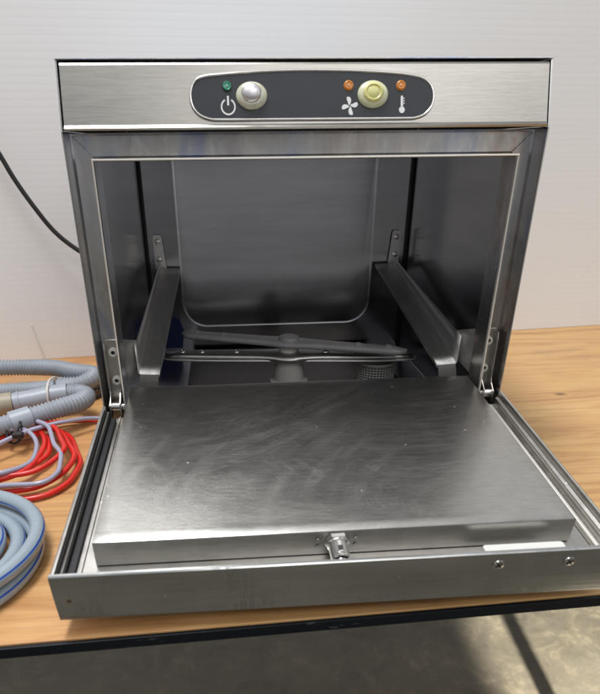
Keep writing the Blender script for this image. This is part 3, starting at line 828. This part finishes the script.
coil([ground(-.39,.10,.016), ground(-.355,.112,.018), ground(-.322,.100,.018), ground(-.300,.068,.017), ground(-.2945,.030,.017), ground(-.306,-.004,.015), ground(-.34,-.016,.012), ground(-.38,-.010,.010), ground(-.41,.02,.010)], rr, M['red'], 'red_tube', rt)
coil([ground(-.39,.12,.008), ground(-.345,.128,.010), ground(-.305,.118,.010), ground(-.272,.085,.008), ground(-.2535,.035,.006), ground(-.2570,-.012,.005), ground(-.280,-.038,.004), ground(-.33,-.046,.004), ground(-.40,-.03,.004)], rr, M['red'], 'red_tube', rt)
lt2 = thing('lilac_tube', ground(-.36,.05,0), 'thin translucent lilac tube looped in with the red coil', 'tube')
lr = .0028
coil([ground(-.215,.160,.010), ground(-.2419,.1362,.014), ground(-.2632,.1225,.019), ground(-.2898,.1039,.023), ground(-.3255,.0787,.024), ground(-.35,.055,.020), ground(-.38,.02,.014), ground(-.41,-.005,.012)], lr, M['lilac'], 'tube_run', lt2)
coil([ground(-.38,.055,.022), ground(-.36,.082,.023), ground(-.3348,.0890,.024), ground(-.3128,.0711,.022), ground(-.300,.040,.019), ground(-.3010,.010,.0185), ground(-.325,-.0135,.020), ground(-.37,-.01,.018)], lr, M['lilac'], 'tube_run', lt2)
coil([ground(-.315,.095,.030), ground(-.2984,.0832,.026), ground(-.2825,.0480,.020), ground(-.2700,.020,.018), ground(-.2660,-.010,.016), ground(-.2798,-.0283,.0145), ground(-.3149,-.0298,.014), ground(-.36,-.030,.0125)], lr, M['lilac'], 'tube_run', lt2)
bm = bmesh.new()
for k in range(2):
    q = [ground(-.338+.009*math.cos(a), .084+.013*math.sin(a)*(.7), .022+.011*math.sin(a+1.2*k)) for a in [2*PI*i/16 for i in range(16)]]
    tube(bm, q, .0016, 6, closed=True)
box(bm, -.334, -.322, .063, .071, TABLE+.022, TABLE+.029, .001, 1)
obj('black_clip', bm, M['black'], lt2, smooth=False)

bh = thing('striped_hose', ground(-.36,-.14,0), 'thick blue-grey hose with dark blue stripes coiled at the front left of the bench', 'hose')
def ringp(cx, cy, rx, ry, z, a0, a1, n=14): return [ground(cx+rx*math.cos(a0+(a1-a0)*i/n), cy+ry*math.sin(a0+(a1-a0)*i/n), z(i/n)) for i in range(n+1)]
cxh, cyh = -.352, -.143
pts3 = ringp(cxh, cyh, .086, .078, lambda t: .0078, PI, -PI, 20)[:-1] + ringp(cxh-.006, cyh-.003, .0765, .069, lambda t: .0080+.012*t, PI, -PI, 20)[1:-1]
pts4 = ringp(cxh+.001, cyh-.002, .0985, .088, lambda t: .0225, 1.3*PI, -.75*PI, 22)
pts5 = ringp(cxh+.001, cyh-.006, .0960, .088, lambda t: .0075, 1.1*PI, -.9*PI, 22)
pts3 = ringp(cxh-.002, cyh, .0815, .074, lambda t: .0075+.004*t, PI, -PI, 20)[:-1] + ringp(cxh-.006, cyh-.001, .0700, .064, lambda t: .0100+.010*t, PI, -PI, 20)[1:-1]
for k_, P_ in enumerate((pts3, pts4, pts5)):
    bm = bmesh.new(); tube(bm, wob(catmull(P_, .003), .0022, 12), .0069, 24, stripe=(4+k_, 14, 19), twist=.4)
    obj('hose_run', bm, [M['bluegrey'], M['stripe']], bh, smooth=True)
bm = bmesh.new(); tube(bm, catmull(ringp(cxh-.006, cyh, .057, .053, lambda t: .018+.004*t, .75*PI, -.9*PI, 14), .003), .0070, 24, stripe=(3, 13), twist=.5)
obj('hose_run', bm, [M['bluegrey'], M['stripe']], bh, smooth=True)
Q = resample(catmull(ringp(cxh-.006, cyh, .057, .053, lambda t: .019, .42*PI, .20*PI, 6), .001), .001)
bm = bmesh.new(); tube(bm, Q, lambda s: .0076+.0005*math.sin(s*3000), 18)
obj('ferrule', bm, M['chrome'], bh, smooth=True)

# mains lead
bm = bmesh.new()
tube(bm, catmull([(-.70,.375,.40), (-.56,.392,.26), (-.46,.398,.11), (-.415,.40,.025), (-.3935,.40,-.0212), (-.3792,.40,-.0539), (-.358,.40,-.092), (-.3347,.40,-.1262), (-.3046,.40,-.153), (-.26,.398,-.180), (-.21,.395,-.20), (-.16,.392,-.205), (-.12,.386,-.205)], .005), .0035, 12)
tag(obj('mains_lead', bm, M['black'], smooth=True), 'black mains lead hanging in front of the white sheet and running behind the machine', 'cable')
bm = bmesh.new()
tube(bm, catmull([ground(-.30,.205,.004), ground(-.272,.2350,.003), ground(-.2555,.2580,.003), ground(-.225,.29,.003), ground(-.19,.36,.003)], .004), .0026, 8)
tag(obj('thin_black_lead', bm, M['black'], smooth=True), 'short thin black lead on the bench between the corrugated hose and the machine', 'cable')

# ------------------------------------------------------------------ light
w = bpy.data.worlds.new('World'); bpy.context.scene.world = w; w.use_nodes = True
nt = w.node_tree; bg = nt.nodes['Background']
tc = N(nt, 'ShaderNodeTexCoord'); sp = N(nt, 'ShaderNodeSeparateXYZ'); nt.links.new(tc.outputs['Generated'], sp.inputs[0])
h = ramp(nt, math_n(nt, 'ADD', math_n(nt, 'MULTIPLY', sp.outputs[2], .5), .5), [(.0, (.16,.14,.11)), (.42, (.24,.23,.21)), (.52, (.52,.52,.53)), (.72, (.60,.61,.63)), (1., (.75,.77,.80))])
# the cluttered room behind the camera: soft light and dark patches
mp = N(nt, 'ShaderNodeMapping'); mp.inputs['Scale'].default_value = (2.6, 2.6, 1.3); nt.links.new(tc.outputs['Generated'], mp.inputs[0])
nz = N(nt, 'ShaderNodeTexNoise'); nz.inputs['Scale'].default_value = 1.1; nz.inputs['Detail'].default_value = 3; nt.links.new(mp.outputs[0], nz.inputs['Vector'])
pt = ramp(nt, nz.outputs['Fac'], [(.36, (.35,.36,.40)), (.5, (.95,.95,.95)), (.64, (1.7,1.65,1.55))])
h = mix(nt, 1., h, pt, 'MULTIPLY')
nt.links.new(h, bg.inputs['Color']); bg.inputs['Strength'].default_value = .85

def area(name, loc, target, size, sy, power, col=(.98,.99,1), spread=None):
    l = bpy.data.lights.new(name, 'AREA'); l.shape = 'RECTANGLE'; l.size = size; l.size_y = sy; l.energy = power; l.color = col
    o = bpy.data.objects.new(name, l); C.objects.link(o); o.location = loc
    o.rotation_euler = (Vector(target)-Vector(loc)).to_track_quat('-Z', 'Y').to_euler()
    return o
area('ceiling_light', (-.5, .05, 2.1), (0, 0, 0), 1.5, .5, 62)
area('ceiling_light', (.9, -2.2, 2.1), (.1, -.2, -.2), 2.4, .5, 14)
sl = bpy.data.lights.new('floor_fill_spot', 'SPOT'); sl.energy = 8500; sl.spot_size = math.radians(12); sl.spot_blend = .25; sl.shadow_soft_size = .05; sl.color = (1,.95,.85)  # added unseen spot; its cone edge shapes the lit patch of floor
so = bpy.data.objects.new('floor_fill_spot', sl); C.objects.link(so); so.location = (.30, -3.2, .1)
so.rotation_euler = (Vector((.875,.43,FLOOR))-so.location).to_track_quat('-Z', 'Y').to_euler()

# ------------------------------------------------------------------ camera
cam = bpy.data.cameras.new('Camera'); co = bpy.data.objects.new('Camera', cam); C.objects.link(co)
bpy.context.scene.camera = co
yaw, pitch, roll = .0675, -.4849, -.0116
fwd = Vector((math.sin(yaw)*math.cos(pitch), math.cos(yaw)*math.cos(pitch), math.sin(pitch)))
r0 = Vector((math.cos(yaw), -math.sin(yaw), 0)); u0 = r0.cross(fwd)
R = math.cos(roll)*r0 + math.sin(roll)*u0; U = -math.sin(roll)*r0 + math.cos(roll)*u0
mat = Matrix((R, U, -fwd)).transposed().to_4x4(); mat.translation = (-.0781, -.5694, -.0144)
co.matrix_world = mat
cam.sensor_fit = 'VERTICAL'; cam.sensor_height = 36; cam.lens = 586.54/694*36
cam.shift_x = (300-268.86)/694; cam.shift_y = (455.54-347)/694
cam.clip_end = 100; cam.clip_start = .01
cam.dof.use_dof = True; cam.dof.focus_distance = .62; cam.dof.aperture_fstop = 9
s = bpy.context.scene
s.view_settings.view_transform = 'Standard'; s.view_settings.look = 'None'; s.view_settings.exposure = 0
s.cycles.max_bounces = 10; s.cycles.glossy_bounces = 8
